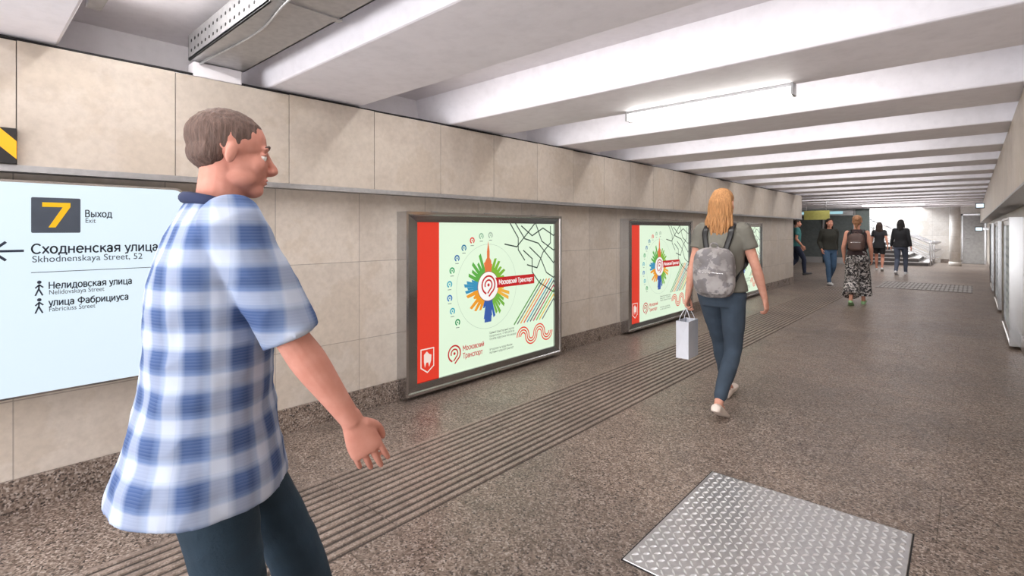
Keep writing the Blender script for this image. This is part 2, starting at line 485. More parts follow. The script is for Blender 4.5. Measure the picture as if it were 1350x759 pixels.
# ------------------------------------------------------------------ floor fittings
m = MB()
x0, x1 = -2.70, -2.00; n = 13; p = (x1-x0)/n
yy = -1.0
while yy < 14.0:
    y2 = yy+.597
    m.box(x0, x1, yy, y2, -.01, .0012, 1)
    for i in range(n):
        a = x0+i*p+p*.25; b = x0+(i+1)*p-p*.25
        v = [(a-.002,yy,.001),(b+.002,yy,.001),(b+.002,y2,.001),(a-.002,y2,.001),(a,yy+.002,.0075),(b,yy+.002,.0075),(b,y2-.002,.0075),(a,y2-.002,.0075)]
        m.raw(v, [(4,5,6,7),(0,1,5,4),(1,2,6,5),(2,3,7,6),(3,0,4,7)])
    yy += .6
M['groove'] = m_granite('granite_groove', False, .28, .6, .4)
m.build('tactile_paving_strip', [M['tact'], M['groove']])

e = empty('checker_plate_hatch', (-.65, 2.43, 0), math.radians(.8))
m = MB(); m.box(-.455, .455, -.52, .52, -.01, .006); m.build('plate', M['plate'], e, bevel=.003)
m = MB(); ny = 30; nx = 26
for i in range(nx):
    for j in range(ny):
        cx = -.445+.89/nx*(i+.5); cy = -.51+1.02/ny*(j+.5)
        a = PI/4 if (i+j) % 2 else -PI/4
        dx, dy = math.cos(a), math.sin(a); L, w, h = .0165, .0052, .0125
        v = [(cx-dx*L,cy-dy*L,.006),(cx+dy*w,cy-dx*w,.006),(cx+dx*L,cy+dy*L,.006),(cx-dy*w,cy+dx*w,.006),(cx-dx*L*.5,cy-dy*L*.5,h),(cx+dx*L*.5,cy+dy*L*.5,h)]
        m.raw(v, [(0,1,5,4),(1,2,5),(2,3,4,5),(3,0,4)])
m.build('tread_lugs', M['lug'], e)
m = MB(); m.box(-.461,-.456,-.526,.526,-.01,.003); m.box(.456,.461,-.526,.526,-.01,.003); m.box(-.461,.461,-.526,-.521,-.01,.003); m.box(-.461,.461,.521,.526,-.01,.003)
m.build('hatch_rim', M['dark'], e)

e = empty('floor_grating')
m = MB(); m.box(-1.75, 0, 15.1, 17.0, -.01, .003); m.build('tray', simple('grating_tray_grey', (134,129,126), .7), e)
m = MB(); x = -1.75
while x < 0: m.box(x, x+.05, 15.1, 17.0, .003, .008); x += .08
for y in (15.1, 15.7, 16.3, 16.96): m.box(-1.75, .01, y, y+.04, .004, .010)
m.build('bars', simple('grating_bar_grey', (160,156,154), .5), e)

# ------------------------------------------------------------------ stairs
e = empty('staircase')
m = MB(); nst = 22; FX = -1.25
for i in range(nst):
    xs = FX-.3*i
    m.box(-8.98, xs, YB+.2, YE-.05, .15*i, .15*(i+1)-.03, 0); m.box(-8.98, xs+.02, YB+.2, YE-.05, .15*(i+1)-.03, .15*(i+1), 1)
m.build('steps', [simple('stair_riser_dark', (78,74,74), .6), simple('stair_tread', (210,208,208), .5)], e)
m = MB()
for yy in (YB+.28, YB+1.55, YE-.15):
    for hh in (.9, .6, .3):
        m.tube([(FX+.25,yy,hh-.02),(FX,yy,hh),(FX-.3*14,yy,hh+.15*14)], .032 if hh > .8 else .02, n=8, sub=1)
    for i in range(0, 15, 3): m.tube([(FX+.05-.3*i,yy,.15*i),(FX+.05-.3*i,yy,.15*i+.93)], .026, n=8, sub=1)
m.build('handrails', m_steel('handrail_steel', .8, .3), e, True)

# column, kiosk, doors and signs at the far end
m = MB()
m.tube([(-.5,26.2,0),(-.5,26.2,2.4)], .17, n=28, sub=1, dome=False); m.tube([(-.5,26.2,0),(-.5,26.2,.16)], .19, n=28, sub=1, dome=False)
m.build('round_column', M['wallx'], None, True)
e = empty('door_1')
m = MB(); m.box(-.35, -.29, YE-.06, YE-.0, 0, 2.06); m.box(.36, .42, YE-.06, YE, 0, 2.06); m.box(-.35, .42, YE-.06, YE, 2.0, 2.06); m.build('door_frame', M['steel'], e)
m = MB(); m.box(-.29, .36, YE-.05, YE-.01, .01, 2.0); m.build('door_leaf', simple('grey_door_paint', (160,158,156), .4), e)
m = MB(); m.tube([(-.2,YE-.06,1.05),(-.2,YE-.12,1.05),(-.08,YE-.12,1.05)], .012, n=8, sub=1); m.build('door_handle', M['steel'], e)
e = empty('kiosk_storefront')
m = MB()
for x in (-8, -6.9, -5.8, -4.7, -3.6): m.box(x-.03, x+.03, YB-.1, YB-.02, 0, 2.25)
m.box(-8, -3.6, YB-.1, YB-.02, 0, .25); m.box(-8, -3.6, YB-.1, YB-.02, 2.0, 2.25); m.build('frame', M['steel2'], e)
m = MB(); m.box(-8, -3.6, YB-.05, YB-.03, .25, 2.0); m.build('glazing', M['glassy'], e)
m = MB(); m.box(-7.6, -4.0, YB-.13, YB-.1, 2.07, 2.18); m.build('lit_fascia', emis('kiosk_fascia_light', (170,215,225), .9), e)
e = empty('hanging_sign', (-3.9, 19.5, 0))
m = MB(); m.box(-.35, .4, -.03, .03, 1.74, 2.05); m.build('sign_board', simple('sign_olive_yellow', (150,146,78), .5), e, bevel=.004)
m = MB()
for x in (-.28, .3): m.tube([(x,0,2.04),(x,0,2.60)], .008, n=8, sub=1)
m.build('hanger_rods', M['steel'], e)
for (yy, z0, z1) in ((18.5, 1.98, 2.12), (21.5, 1.36, 1.50)):
    e = empty('illuminated_exit_sign')
    m = MB(); m.box(.06, .24, yy-.03, yy+.03, z0, z1); m.build('housing', M['black'], e, bevel=.004)
    m = MB(); m.box(.075, .225, yy-.035, yy-.03, z0+.02, z1-.02); m.build('lit_face', emis('exit_face', (225,240,250), 1.2), e)
    if z0 < 1.6:
        m = MB(); m.box(.2, .44, yy-.02, yy+.02, z0+.04, z1-.04); m.build('bracket', M['steel'], e)

# ------------------------------------------------------------------ poster light boxes
PC = {}
def pc(rgb, s=.85):
    k = (rgb, s)
    if k not in PC: PC[k] = emis('print_%02x%02x%02x' % rgb, rgb, s, .2)
    return PC[k]

class Flat:
    def __init__(s): s.v = []; s.f = []; s.mi = []; s.m = []
    def poly(s, pts, rgb, layer, strength=.85):
        mm = pc(rgb, strength)
        if mm not in s.m: s.m.append(mm)
        b = len(s.v); s.v += [(x, -.0007*layer, z) for x, z in pts]
        s.f.append(tuple(range(b, b+len(pts)))); s.mi.append(s.m.index(mm))
    def rect(s, x0, x1, z0, z1, rgb, layer, strength=.85): s.poly([(x0,z0),(x1,z0),(x1,z1),(x0,z1)], rgb, layer, strength)
    def disc(s, x, z, r, rgb, layer, n=40): s.poly([(x+r*math.cos(2*PI*i/n), z+r*math.sin(2*PI*i/n)) for i in range(n)], rgb, layer)
    def arc(s, x, z, r, w, a0, a1, rgb, layer, n=40):
        for i in range(n):
            a = a0+(a1-a0)*i/n; b = a0+(a1-a0)*(i+1)/n
            s.poly([(x+(r-w/2)*math.cos(a), z+(r-w/2)*math.sin(a)), (x+(r+w/2)*math.cos(a), z+(r+w/2)*math.sin(a)), (x+(r+w/2)*math.cos(b), z+(r+w/2)*math.sin(b)), (x+(r-w/2)*math.cos(b), z+(r-w/2)*math.sin(b))], rgb, layer)
    def line(s, pts, w, rgb, layer):
        for (x0,z0),(x1,z1) in zip(pts, pts[1:]):
            d = math.hypot(x1-x0, z1-z0) or 1; nx, nz = -(z1-z0)/d*w/2, (x1-x0)/d*w/2; ex, ez = (x1-x0)/d*w*.3, (z1-z0)/d*w*.3
            s.poly([(x0+nx-ex,z0+nz-ez),(x0-nx-ex,z0-nz-ez),(x1-nx+ex,z1-nz+ez),(x1+nx+ex,z1+nz+ez)], rgb, layer)
    def build(s, name, parent, y):
        o = obj(name, s.v, s.f, s.m, parent, False, s.mi); o.location.y = y; return o

RED = (228,62,44); DRED = (196,36,40)
def casing(e, W, H, a0, a1, b0, b1, T):
    o = [(0,0),(W,0),(W,H),(0,H)]; i = [(.022,.022),(W-.022,.022),(W-.022,H-.022),(.022,H-.022)]
    i2 = [(.03,.03),(W-.03,.03),(W-.03,H-.03),(.03,H-.03)]
    q = [(a0,b0),(a1,b0),(a1,b1),(a0,b1)]
    V = [(x,0,z) for x, z in o] + [(x,-T,z) for x, z in o] + [(x,-T,z) for x, z in i] + [(x,-T+.012,z) for x, z in i2] + [(x,-T+.022,z) for x, z in q] + [(x,-T+.045,z) for x, z in q]
    F = []; mi = []
    for r in (0, 4, 8, 12, 16):
        for k in range(4):
            n = (k+1) % 4; F.append((r+k, r+n, r+4+n, r+4+k)); mi.append(1 if r >= 12 else 0)
    F.append((3,2,1,0)); mi.append(0)
    obj('steel_casing', V, F, [M['steel'], M['steeld']], e, False, mi)
    m = MB(); m.box(a0-.0, a1+.0, -T+.047, -.01, b0, b1); m.build('backing', M['dark'], e)

def poster(loc, rotz):
    e = empty('advertising_lightbox', loc, rotz)
    W, H = 2.08, 1.51; a0, a1, b0, b1 = .125, 1.985, .085, 1.425
    T = .13
    casing(e, W, H, a0, a1, b0, b1, T)
    P = Flat(); G = (226,246,220)
    P.rect(a0, a1, b0, b1, G, 0, .90)
    P.rect(a0, a0+.245, b0, b1, RED, 1, .85)
    cx, cz = .97, .825
    P.arc(cx, cz, .40, .003, 0, 2*PI, (180,205,180), 1, 60)
    # burst
    secs = [(15, 75, (130,186,60)), (75, 105, (236,130,60)), (105, 160, (96,176,76)), (160, 190, (60,150,190)), (190, 250, (240,160,50)), (250, 290, (50,100,180)), (290, 330, (120,184,70)), (330, 375, (240,180,70))]
    rr = random.Random(3)
    for s0, s1, colr in secs:
        nsp = 5; st = (s1-s0)/nsp
        P.poly([(cx, cz)]+[(cx+.19*math.cos(math.radians(s0+(s1-s0)*t/6)), cz+.19*math.sin(math.radians(s0+(s1-s0)*t/6))) for t in range(7)], colr, 2)
        for k in range(nsp):
            a = math.radians(s0+k*st); b = math.radians(s0+(k+1)*st); mid = (a+b)/2; R = rr.uniform(.21, .33)
            P.poly([(cx+.18*math.cos(a), cz+.18*math.sin(a)), (cx+R*math.cos(mid-.05), cz+R*math.sin(mid-.05)), (cx+R*.96*math.cos(mid+.05), cz+R*.96*math.sin(mid+.05)), (cx+.18*math.cos(b), cz+.18*math.sin(b))], colr, 2)
    P.poly([(cx-.045,cz+.1),(cx+.045,cz+.1),(cx+.04,cz+.24),(cx+.018,cz+.27),(cx+.018,cz+.33),(cx,cz+.43),(cx-.018,cz+.33),(cx-.018,cz+.27),(cx-.04,cz+.24)], (230,120,70), 3)
    P.poly([(cx-.05,cz-.34),(cx+.04,cz-.34),(cx+.06,cz-.1),(cx-.03,cz-.1)], (60,96,170), 3)
    P.disc(cx, cz, .142, (150,60,60), 4); P.disc(cx, cz, .137, (252,252,248), 5)
    P.rect(cx+.06, cx+.68, cz-.025, cz+.075, DRED, 6)
    P.disc(cx, cz, .118, (252,252,248), 7)
    def nine(x, z, r, L):
        P.arc(x, z, r, r*.2, math.radians(-60), math.radians(250), DRED, L)
        P.arc(x, z, r*.55, r*.18, math.radians(-60), math.radians(200), DRED, L, 30)
        P.disc(x, z, r*.18, DRED, L, 20)
        P.line([(x+r*.5,z-r*.87),(x+r*.1,z-r*1.25)], r*.2, DRED, L); P.line([(x+r*.28,z-r*.48),(x-r*.1,z-r*.9)], r*.18, DRED, L)
    nine(cx, cz+.012, .085, 8)
    cols = [(40,150,90), (60,170,190), (50,120,190), (60,170,190), (40,160,100), (40,110,170), (30,120,160), (225,60,60), (150,190,160), (170,190,170)]
    for k, cc in enumerate(cols):
        a = math.radians(217-k*14.5); x, z = cx+.485*math.cos(a), cz+.485*math.sin(a)
        P.arc(x, z, .024, .013, -1.0, 4.4, cc, 3, 20); P.disc(x, z, .008, cc, 3, 12)
        P.rect(x-.02, x+.02, z-.05, z-.044, (120,140,125), 3)
    # metro map
    K = (62,78,70)
    lines = [[(1.28,1.425),(1.40,1.28),(1.40,1.16),(1.50,1.05)], [(1.36,1.425),(1.50,1.27),(1.72,1.22),(1.985,1.0)], [(1.20,1.22),(1.38,1.19),(1.56,1.34),(1.66,1.425)],
             [(1.48,1.15),(1.62,1.06),(1.62,.92),(1.74,.80),(1.985,.68)], [(1.45,1.40),(1.62,1.30),(1.80,1.38),(1.985,1.30)], [(1.58,1.18),(1.76,1.06),(1.86,.90),(1.985,.84)], [(1.68,1.425),(1.78,1.24),(1.985,1.14)], [(1.54,1.0),(1.70,.96),(1.80,1.12),(1.93,1.22),(1.93,1.40)]]
    for L in lines: P.line(L, .013, K, 2)
    dc = [(90,150,70), (110,120,110), (236,160,60), (225,90,70), (80,150,180), (90,90,96), (190,60,90), (120,170,80), (236,190,70), (110,110,110)]
    for k, cc in enumerate(dc):
        x0 = 1.34+.05*k; xe = min(1.985, x0+.42); z1 = .41+(xe-x0)*1.0
        P.line([(x0,.41),(xe,z1)], .015, cc, 2)
    # wave logo
    for off in (-.028, 0, .028):
        for q in range(4):
            xc = 1.475+.13*q; up = (q % 2 == 0)
            P.arc(xc, .27, .065+(off if up else -off), .013, 0 if up else PI, PI if up else 2*PI, RED, 3, 14)
    nine(.545, .26, .07, 3)
    P.poly([(.17,.36),(.315,.36),(.315,.2),(.2425,.15),(.17,.2)], (245,225,215), 3); P.poly([(.18,.35),(.305,.35),(.305,.206),(.2425,.163),(.18,.206)], RED, 4)
    P.poly([(.205,.31),(.235,.335),(.26,.31),(.285,.3),(.28,.25),(.26,.2),(.25,.24),(.23,.24),(.215,.2),(.205,.25)], (245,225,215), 5)
    P.build('printed_panel', e, -T+.040)
    yy = -T+.031
    stroke_text('Московский Транспорт', cx+.14, yy, cz+.006, .045, pc((252,250,246)), e, .51, .15)
    stroke_text('Московский', .64, yy, .27, .045, pc(DRED), e, .27, .14)
    stroke_text('Транспорт', .64, yy, .20, .045, pc(DRED), e, .25, .14)
    tx = pc((60,66,62), .5)
    text('Единый транспортный портал\ntransport.mos.ru  +7 495 539 54 54\nСлужба поддержки пассажиров', (.98, yy, .37), .030, tx, e, .38)
    text('Метрополитен города Москвы\nНаземный городской транспорт', (.98, yy, .21), .030, tx, e, .34)
    m = MB()
    for x in (.35, 1.0, 1.7): m.box(x, x+.07, -.02, .0, H-.001, H+.012)
    m.build('hinges', M['steel2'], e)
    return e
for yy in (2.44, 6.0, 9.72): poster((-3.5, yy, .04), PI/2)

# glazed notice cases on the right wall
pale = simple('pale_notice_paper', (196,204,204), .5); ink2 = simple('notice_print', (150,158,164), .6)
for yy in (10.4, 14.0, 17.6):
    e = empty('glazed_notice_case', (.44, yy, .04), -PI/2)
    casing(e, 2.08, 1.51, .09, 1.99, .09, 1.42, .12)
    m = MB(); m.box(.09, 1.99, -.078, -.072, .09, 1.42); m.build('notice_sheet', pale, e)
    m = MB()
    for r in range(9):
        for c in range(3): m.box(.2+.6*c, .2+.6*c+random.uniform(.3,.5), -.0795, -.0782, .25+.12*r, .29+.12*r)
    m.build('printed_lines', ink2, e)

# ------------------------------------------------------------------ direction sign (left)
e = empty('wayfinding_lightbox', (-3.5, 0, 0), PI/2)   # local x = along corridor, -y = out of wall
def rrect(x0, x1, z0, z1, r, n=8):
    pts = []
    for cx, cz, a in ((x1-r, z1-r, 0), (x0+r, z1-r, PI/2), (x0+r, z0+r, PI), (x1-r, z0+r, 1.5*PI)):
        for i in range(n+1):
            t = a+PI/2*i/n; pts.append((cx+r*math.cos(t), cz+r*math.sin(t)))
    return pts
def extr(pts, ya, yb):
    n = len(pts); v = [(x,ya,z) for x, z in pts]+[(x,yb,z) for x, z in pts]
    f = [tuple(range(n)), tuple(reversed(range(n, 2*n)))]+[(i, (i+1) % n, n+(i+1) % n, n+i) for i in range(n)]
    return v, f
m = MB(); m.raw(*extr(rrect(-1.05, .885, .61, 1.635, .06), 0, -.185)); m.build('casing', M['steel'], e)
m = MB(); m.raw(*extr(rrect(-1.04, .873, .622, 1.623, .055), -.18, -.2)); m.build('lit_panel', emis('sign_white_light', (218,235,245), .92, .2), e)
ink = simple('sign_ink', (30,40,58), .5); yel = emis('sign_yellow_digit', (248,190,30), .8)
pz = -.2025
m = MB(); m.raw(*extr(rrect(.2395, .419, 1.386, 1.556, .006), -.2, -.2012)); m.build('number_tile', simple('sign_tile_grey', (62,70,82), .5), e)
m = MB(); m.raw([(x, pz, z) for x, z in ((.278,1.533),(.278,1.511),(.352,1.511),(.300,1.412),(.326,1.412),(.381,1.513),(.381,1.533))], [(0,1,2,5,6),(2,3,4,5)]); m.build('digit_seven', yel, e)
stroke_text('Выход', .4365, pz, 1.466, .033, ink, e, .110, .14)
text('Exit', (.4365, pz, 1.436), .034, ink, e, .04)
stroke_text('Сходненская улица,', .2395, pz, 1.288, .044, ink, e, .52, .15)
text('Skhodnenskaya Street, 52', (.242, pz, 1.246), .044, ink, e, .43)
m = MB(); m.box(.2395, .7575, -.2012, -.2, 1.196, 1.199)
def aline(p, q, w):
    (x0,z0),(x1,z1) = p, q; d = math.hypot(x1-x0, z1-z0); nx, nz = -(z1-z0)/d*w/2, (x1-x0)/d*w/2
    m.raw(*extr([(x0+nx,z0+nz),(x0-nx,z0-nz),(x1-nx,z1-nz),(x1+nx,z1+nz)], -.2, -.2014))
aline((.11,1.302),(.215,1.302),.011); aline((.112,1.305),(.155,1.345),.011); aline((.112,1.299),(.155,1.259),.011)
def walker(x, z, s):
    m.raw(*extr([(x+.008*s*math.cos(t*PI/6), z+.052*s+.008*s*math.sin(t*PI/6)) for t in range(12)], -.2, -.2014))
    for p, q in (((0,.042),(-.002,.018)), ((-.002,.02),(.012,-.012)), ((-.002,.02),(-.014,-.012)), ((0,.04),(.014,.026)), ((0,.04),(-.014,.024))):
        aline((x+p[0]*s, z+p[1]*s), (x+q[0]*s, z+q[1]*s), .006*s)
walker(.268, 1.098, 1.0); walker(.268, 1.014, 1.0)
m.build('pictograms', ink, e)
stroke_text('Нелидовская улица', .301, pz, 1.116, .032, ink, e, .33, .15)
text('Nelidovskaya Street', (.301, pz, 1.088), .032, ink, e, .21)
stroke_text('улица Фабрициуса', .301, pz, 1.034, .032, ink, e, .315, .15)
text('Fabriciuss Street', (.301, pz, 1.006), .032, ink, e, .174)

# ------------------------------------------------------------------ people
SK = {}
def skin(rgb):
    if rgb not in SK:
        t = NT('skin'); c = lin(rgb); n = t.noise(t.coord(), 28, 4)
        t.color(t.ramp(n, [(.3, (c[0]*.9, c[1]*.82, c[2]*.8, 1)), (.7, c)])); t.set(.7, 0, .22)
        t.bump(t.noise(t.coord(), 220, 3), .15, .002)
        SK[rgb] = t.m
    return SK[rgb]

def ik(a, c, l1, l2, pole):
    a = Vector(a); c = Vector(c); d = c-a; L = min(d.length, (l1+l2)*.998); dn = d.normalized()
    x = (l1*l1-l2*l2+L*L)/(2*L); h = math.sqrt(max(0, l1*l1-x*x))
    p = Vector(pole); p = (p-dn*p.dot(dn)).normalized()
    return a+dn*x+p*h, a+dn*L

def add_hand(mb, wrist, d, palm, side, curl=.35, s=1.0):
    d = Vector(d).normalized(); palm = Vector(palm); palm = (palm-d*palm.dot(d)).normalized()
    lat = d.cross(palm)
    if lat.dot(Vector(side)) < 0: lat = -lat
    W = Vector(wrist)
    rings = []
    for t, w, h in ((-.02,.027,.021),(0,.027,.02),(.025,.034,.018),(.055,.041,.0155),(.08,.042,.013),(.092,.036,.0095)):
        rings.append((W+d*t*s, lat*w*s, palm*h*s))
    mb.rings(rings, n=16)
    for k, (off, ln, r) in enumerate(((.031,.072,.0082),(.0105,.080,.0086),(-.0105,.075,.0082),(-.031,.060,.0072))):
        p = W+d*(.078-.004*abs(k-1))*s+lat*off*s; ang = 0; dirn = d+lat*off*1.6; dirn.normalize(); pts = [p-d*.012*s, p]
        c = curl*(1+.12*k)
        for j, fr in enumerate((.46,.30,.24)):
            ang += c*(.6 if j == 0 else 1.0)
            v = dirn*math.cos(ang)+palm*math.sin(ang); p = p+v*ln*fr*s; pts.append(p)
        mb.tube(pts, [r*s*1.05, r*s, r*s*1.0, r*s*.93, r*s*.8], n=10, sub=3)
    b = W+d*.018*s+lat*.022*s
    p1 = b+(d*.6+lat*.5+palm*.35).normalized()*.034*s; p2 = p1+(d*.85+lat*.22+palm*.4).normalized()*.028*s; p3 = p2+(d*.95-lat*.05+palm*.35).normalized()*.022*s
    mb.tube([b, p1, p2, p3], [.015*s, .012*s, .0105*s, .0085*s], n=10, sub=3)

def head_parts(mb, H, R, fem=False):
    def e(c, r, rot=None):
        mb.ell(H+R@Vector(c), r, R@(rot if rot else Matrix.Identity(3)))
    e((0,-.014,.034), (.073,.094,.080)); e((0,.016,-.028), (.060,.070,.078)); e((0,.054,-.086), (.028,.028,.022))
    for x in (-1, 1):
        e((x*.030,.050,-.024), (.027,.028,.030)); e((x*.040,.016,-.060), (.022,.042,.026))
        e((x*.027,.072,.023), (.022,.011,.007))
        e((x*.074,-.008,-.004), (.007,.015,.027), Matrix.Rotation(x*.3, 3, 'Z')@Matrix.Rotation(-.15, 3, 'X'))
        e((x*.010,.094,-.034), (.0075,.009,.007))
        e((x*.030,.070,.007), (.0155,.0095,.0055)); e((x*.030,.069,-.011), (.0145,.0085,.004))
    mb.tube([H+R@Vector((0,.078,.016)), H+R@Vector((0,.092,-.010)), H+R@Vector((0,.104,-.030)), H+R@Vector((0,.088,-.040))], [.008,.0085,.011,.007], n=10, sub=3)
    e((0,.076,-.060), (.021,.011,.015))

def face_details(par, H, R, hairm, nm=''):
    m = MB()
    for x in (-1, 1): m.ell(H+R@Vector((x*.030,.0675,-.001)), (.0115,.0115,.0115), nu=14, nv=10)
    m.build('eyes', simple('eye_white', (225,222,218), .2, var=.02), par, True)
    m = MB()
    for x in (-1, 1): m.ell(H+R@Vector((x*.030,.0760,-.001)), (.0048,.0038,.0048), nu=12, nv=8)
    m.build('irises', simple('eye_iris', (60,48,38), .2), par, True)
    m = MB()
    for x in (-1, 1): m.tube([H+R@Vector((x*a,b,c)) for a, b, c in ((.012,.083,.026),(.028,.082,.031),(.044,.072,.026))], [.003,.0038,.002], n=8)
    m.build('eyebrows', hairm, par, True)
    m = MB()
    m.tube([H+R@Vector(p) for p in ((-.019,.0765,-.060),(-.008,.0850,-.0565),(0,.0855,-.058),(.008,.0850,-.0565),(.019,.0765,-.060))], [.0018,.0032,.003,.0032,.0018], n=8)
    m.tube([H+R@Vector(p) for p in ((-.017,.0765,-.062),(0,.0845,-.0655),(.017,.0765,-.062))], [.0018,.004,.0018], n=8)
    m.build('lips', simple('lip_skin', (190,124,112), .6), par, True)

SHOE = [(-.066,.020,.045),(-.055,.033,.070),(-.02,.037,.085),(.02,.038,.082),(.06,.043,.066),(.10,.048,.054),(.14,.048,.045),(.17,.040,.038),(.187,.026,.030),(.195,.010,.018)]
def foot_frame(spec):
    x, y, pitch = spec[:3]; yaw = spec[3] if len(spec) > 3 else 0; lift = spec[4] if len(spec) > 4 else 0
    f0 = Vector((math.sin(yaw), math.cos(yaw), 0)); up0 = Vector((0,0,1))
    f = f0*math.cos(pitch)-up0*math.sin(pitch); u = up0*math.cos(pitch)+f0*math.sin(pitch)
    piv = .12 if pitch >= 0 else -.05
    P = Vector((x, y, lift)); sole = P-f*piv     # sole point under the ankle
    return sole+u*.085, f, u, sole
def add_shoe(mb, fr, k=1.0, low=1.0):
    ank, f, u, sole = fr; r = u.cross(f)
    rings = []
    for s, w, h in SHOE:
        h2 = h*low
        rings.append((sole+f*s+u*(h2/2+.001), r*w*k, u*h2/2))
    n = 16
    b = len(mb.v)
    for c, U, V in rings:
        for i in range(n):
            a = 2*PI*i/n; cs, sn = math.cos(a), math.sin(a)
            if sn < 0: cs = math.copysign(abs(cs)**.45, cs); sn = -abs(sn)**.45
            mb.v.append(tuple(c+U*cs+V*sn))
    for q in range(len(rings)-1):
        for i in range(n):
            j = (i+1) % n; mb.f.append((b+q*n+i, b+q*n+j, b+(q+1)*n+j, b+(q+1)*n+i)); mb.mi.append(0)
    mb.f.append(tuple(b+i for i in reversed(range(n)))); mb.f.append(tuple(b+(len(rings)-1)*n+i for i in range(n))); mb.mi += [0, 0]

MALE = [(.70,.205,.185),(.80,.195,.168),(.90,.178,.145),(1.0,.168,.132),(1.12,.165,.128),(1.25,.178,.130),(1.33,.188,.122),(1.385,.178,.102),(1.425,.130,.082),(1.455,.075,.066)]
FEM = [(.80,.180,.122),(.88,.172,.12),(.97,.158,.108),(1.07,.132,.098),(1.17,.140,.108),(1.26,.154,.118),(1.33,.160,.102),(1.375,.150,.085),(1.41,.098,.068),(1.435,.058,.055)]

def person(name, loc, heading, height, fem=True, lean=.03, footR=(.08,.30,-.25), footL=(-.08,-.22,.55), handR=(.25,-.18,.82), handL=(-.25,.2,.84),
           elbR=(.3,-1,0), elbL=(-.3,-1,0), skinc=(222,172,150), hairc=(90,64,48), hair='short', top=None, hem=.9, sleeve=.45, topk=1.0,
           pants=None, pantend='ankle', wide=1.0, shoe=(235,232,228), ankle_skin=False, headyaw=0, headpitch=0, fine=True, twist=0, curlR=.35, curlL=.35, strands=60, low=1.0, slk=1.0):
    s = height/1.70
    root = empty(name, loc, heading, s)
    sk = skin(skinc); hm = m_hair('hair_'+name, hairc)
    table = FEM if fem else MALE
    off = lambda z: lean*(z-.9)/.55
    shz = 1.375 if fem else 1.395; shx = .155 if fem else .178
    shR = Vector((shx, off(shz)+twist, shz)); shL = Vector((-shx, off(shz)-twist, shz))
    ua, fa = (.285, .245) if fem else (.30, .26)
    eR, wR = ik(shR, handR, ua, fa, elbR); eL, wL = ik(shL, handL, ua, fa, elbL)
    fR, fL = foot_frame(footR), foot_frame(footL)
    hipR, hipL = Vector((.088,0,.90)), Vector((-.088,0,.90))
    kR, aR = ik(hipR, fR[0]+fR[2]*.0, .435, .425, (.05,1,0)); kL, aL = ik(hipL, fL[0], .435, .425, (-.05,1,0))
    # ---- head + neck
    Hc = Vector((0, off(1.60)+.02, 1.585)); Rm = Matrix.Rotation(headyaw, 3, 'Z')@Matrix.Rotation(headpitch, 3, 'X')
    m = MB(); head_parts(m, Hc, Rm, fem)
    nr = .046 if fem else .056
    m.tube([(0,off(1.36),1.36),(0,off(1.44)-.004,1.44),tuple(Hc+Vector((0,-.022,-.06))),tuple(Hc+Vector((0,-.02,-.02)))], [nr*1.5,nr*1.05,nr,nr], n=18)
    m.rings([(Vector((0,off(z),z)), Vector((w*.93,0,0)), Vector((0,d*.9,0))) for z, w, d in table if 1.2 < z < 1.44])
    remesh(m, 'head_and_neck', sk, root, .0035 if fine else .006, 6 if fine else 2)
    face_details(root, Hc, Rm, hm)
    # ---- arms
    k = .9 if fem else 1.03
    m = MB()
    for sh, el, wr, cu, sd in ((shR,eR,wR,curlR,1),(shL,eL,wL,curlL,-1)):
        mid = el.lerp(wr, .28)
        m.tube([sh, sh.lerp(el,.35), sh.lerp(el,.8), el, mid, el.lerp(wr,.7), wr], [.050*k,.047*k,.041*k,.038*k,.041*k,.031*k,.0245*k], n=16)
        d = (wr-el).normalized()
        add_hand(m, wr, d*.9+Vector((0,0,-.25)), (-sd,.1,0), (0,1,.1), cu, .93 if fem else 1.03)
    remesh(m, 'arms_and_hands', sk, root, .0034 if fine else .006, 2)
    # ---- legs skin
    if ankle_skin or pantend != 'ankle':
        m = MB()
        for hp, kn, an, fr in ((hipR,kR,aR,fR),(hipL,kL,aL,fL)):
            m.tube([hp, hp.lerp(kn,.5), kn, kn.lerp(an,.3), kn.lerp(an,.8), an, an-fr[2]*.04], [.078,.068,.05,.052,.034,.032,.03], n=16)
            m.ell(fr[3]+fr[2]*.045+fr[1]*.05, (.034,.034,.034))
        remesh(m, 'legs', sk, root, .006, 4)
    # ---- trousers
    m = MB(); w = wide
    m.rings([(Vector((0,0,z)), Vector((x*1.0,0,0)), Vector((0,y,0))) for z, x, y in ((.80,.150,.105),(.86,.172,.118),(.93,.170,.115),(1.0,.155,.105),(1.03,.145,.098))], n=24)
    for hp, kn, an, fr in ((hipR,kR,aR,fR),(hipL,kL,aL,fL)):
        kw = 1.0 if fem else 1.06
        if pantend == 'ankle': pts = [hp+Vector((0,0,-.0)), hp.lerp(kn,.5), kn, kn.lerp(an,.35), kn.lerp(an,.8), kn.lerp(an,.9 if ankle_skin else 1.0)]; rd = [.094*kw,.082*kw,.062*kw*w,.060*kw*w,.048*kw*w,.046*kw*w]
        elif pantend == 'short': pts = [hp, hp.lerp(kn,.35), hp.lerp(kn,.7)]; rd = [.098,.090,.088*w]
        else: pts = [hp, hp.lerp(kn,.5), kn, kn.lerp(an,.45), kn.lerp(an,.8)]; rd = [.1,.105,.115,.13,.14]
        m.tube(pts, rd, n=20, dome=(pantend == 'ankle'))
    remesh(m, 'trousers', pants, root, .006 if fine else .008, 6, .005, (8,8,9), seed=len(name))
    # ---- top
    m = MB()
    rows = [(hem, None, None)]+[t for t in table if t[0] > hem+.02]
    def interp(z):
        for a, b in zip(table, table[1:]):
            if a[0] <= z <= b[0]:
                t = (z-a[0])/(b[0]-a[0]); return a[1]+(b[1]-a[1])*t, a[2]+(b[2]-a[2])*t
        return table[0][1], table[0][2]
    rr = []
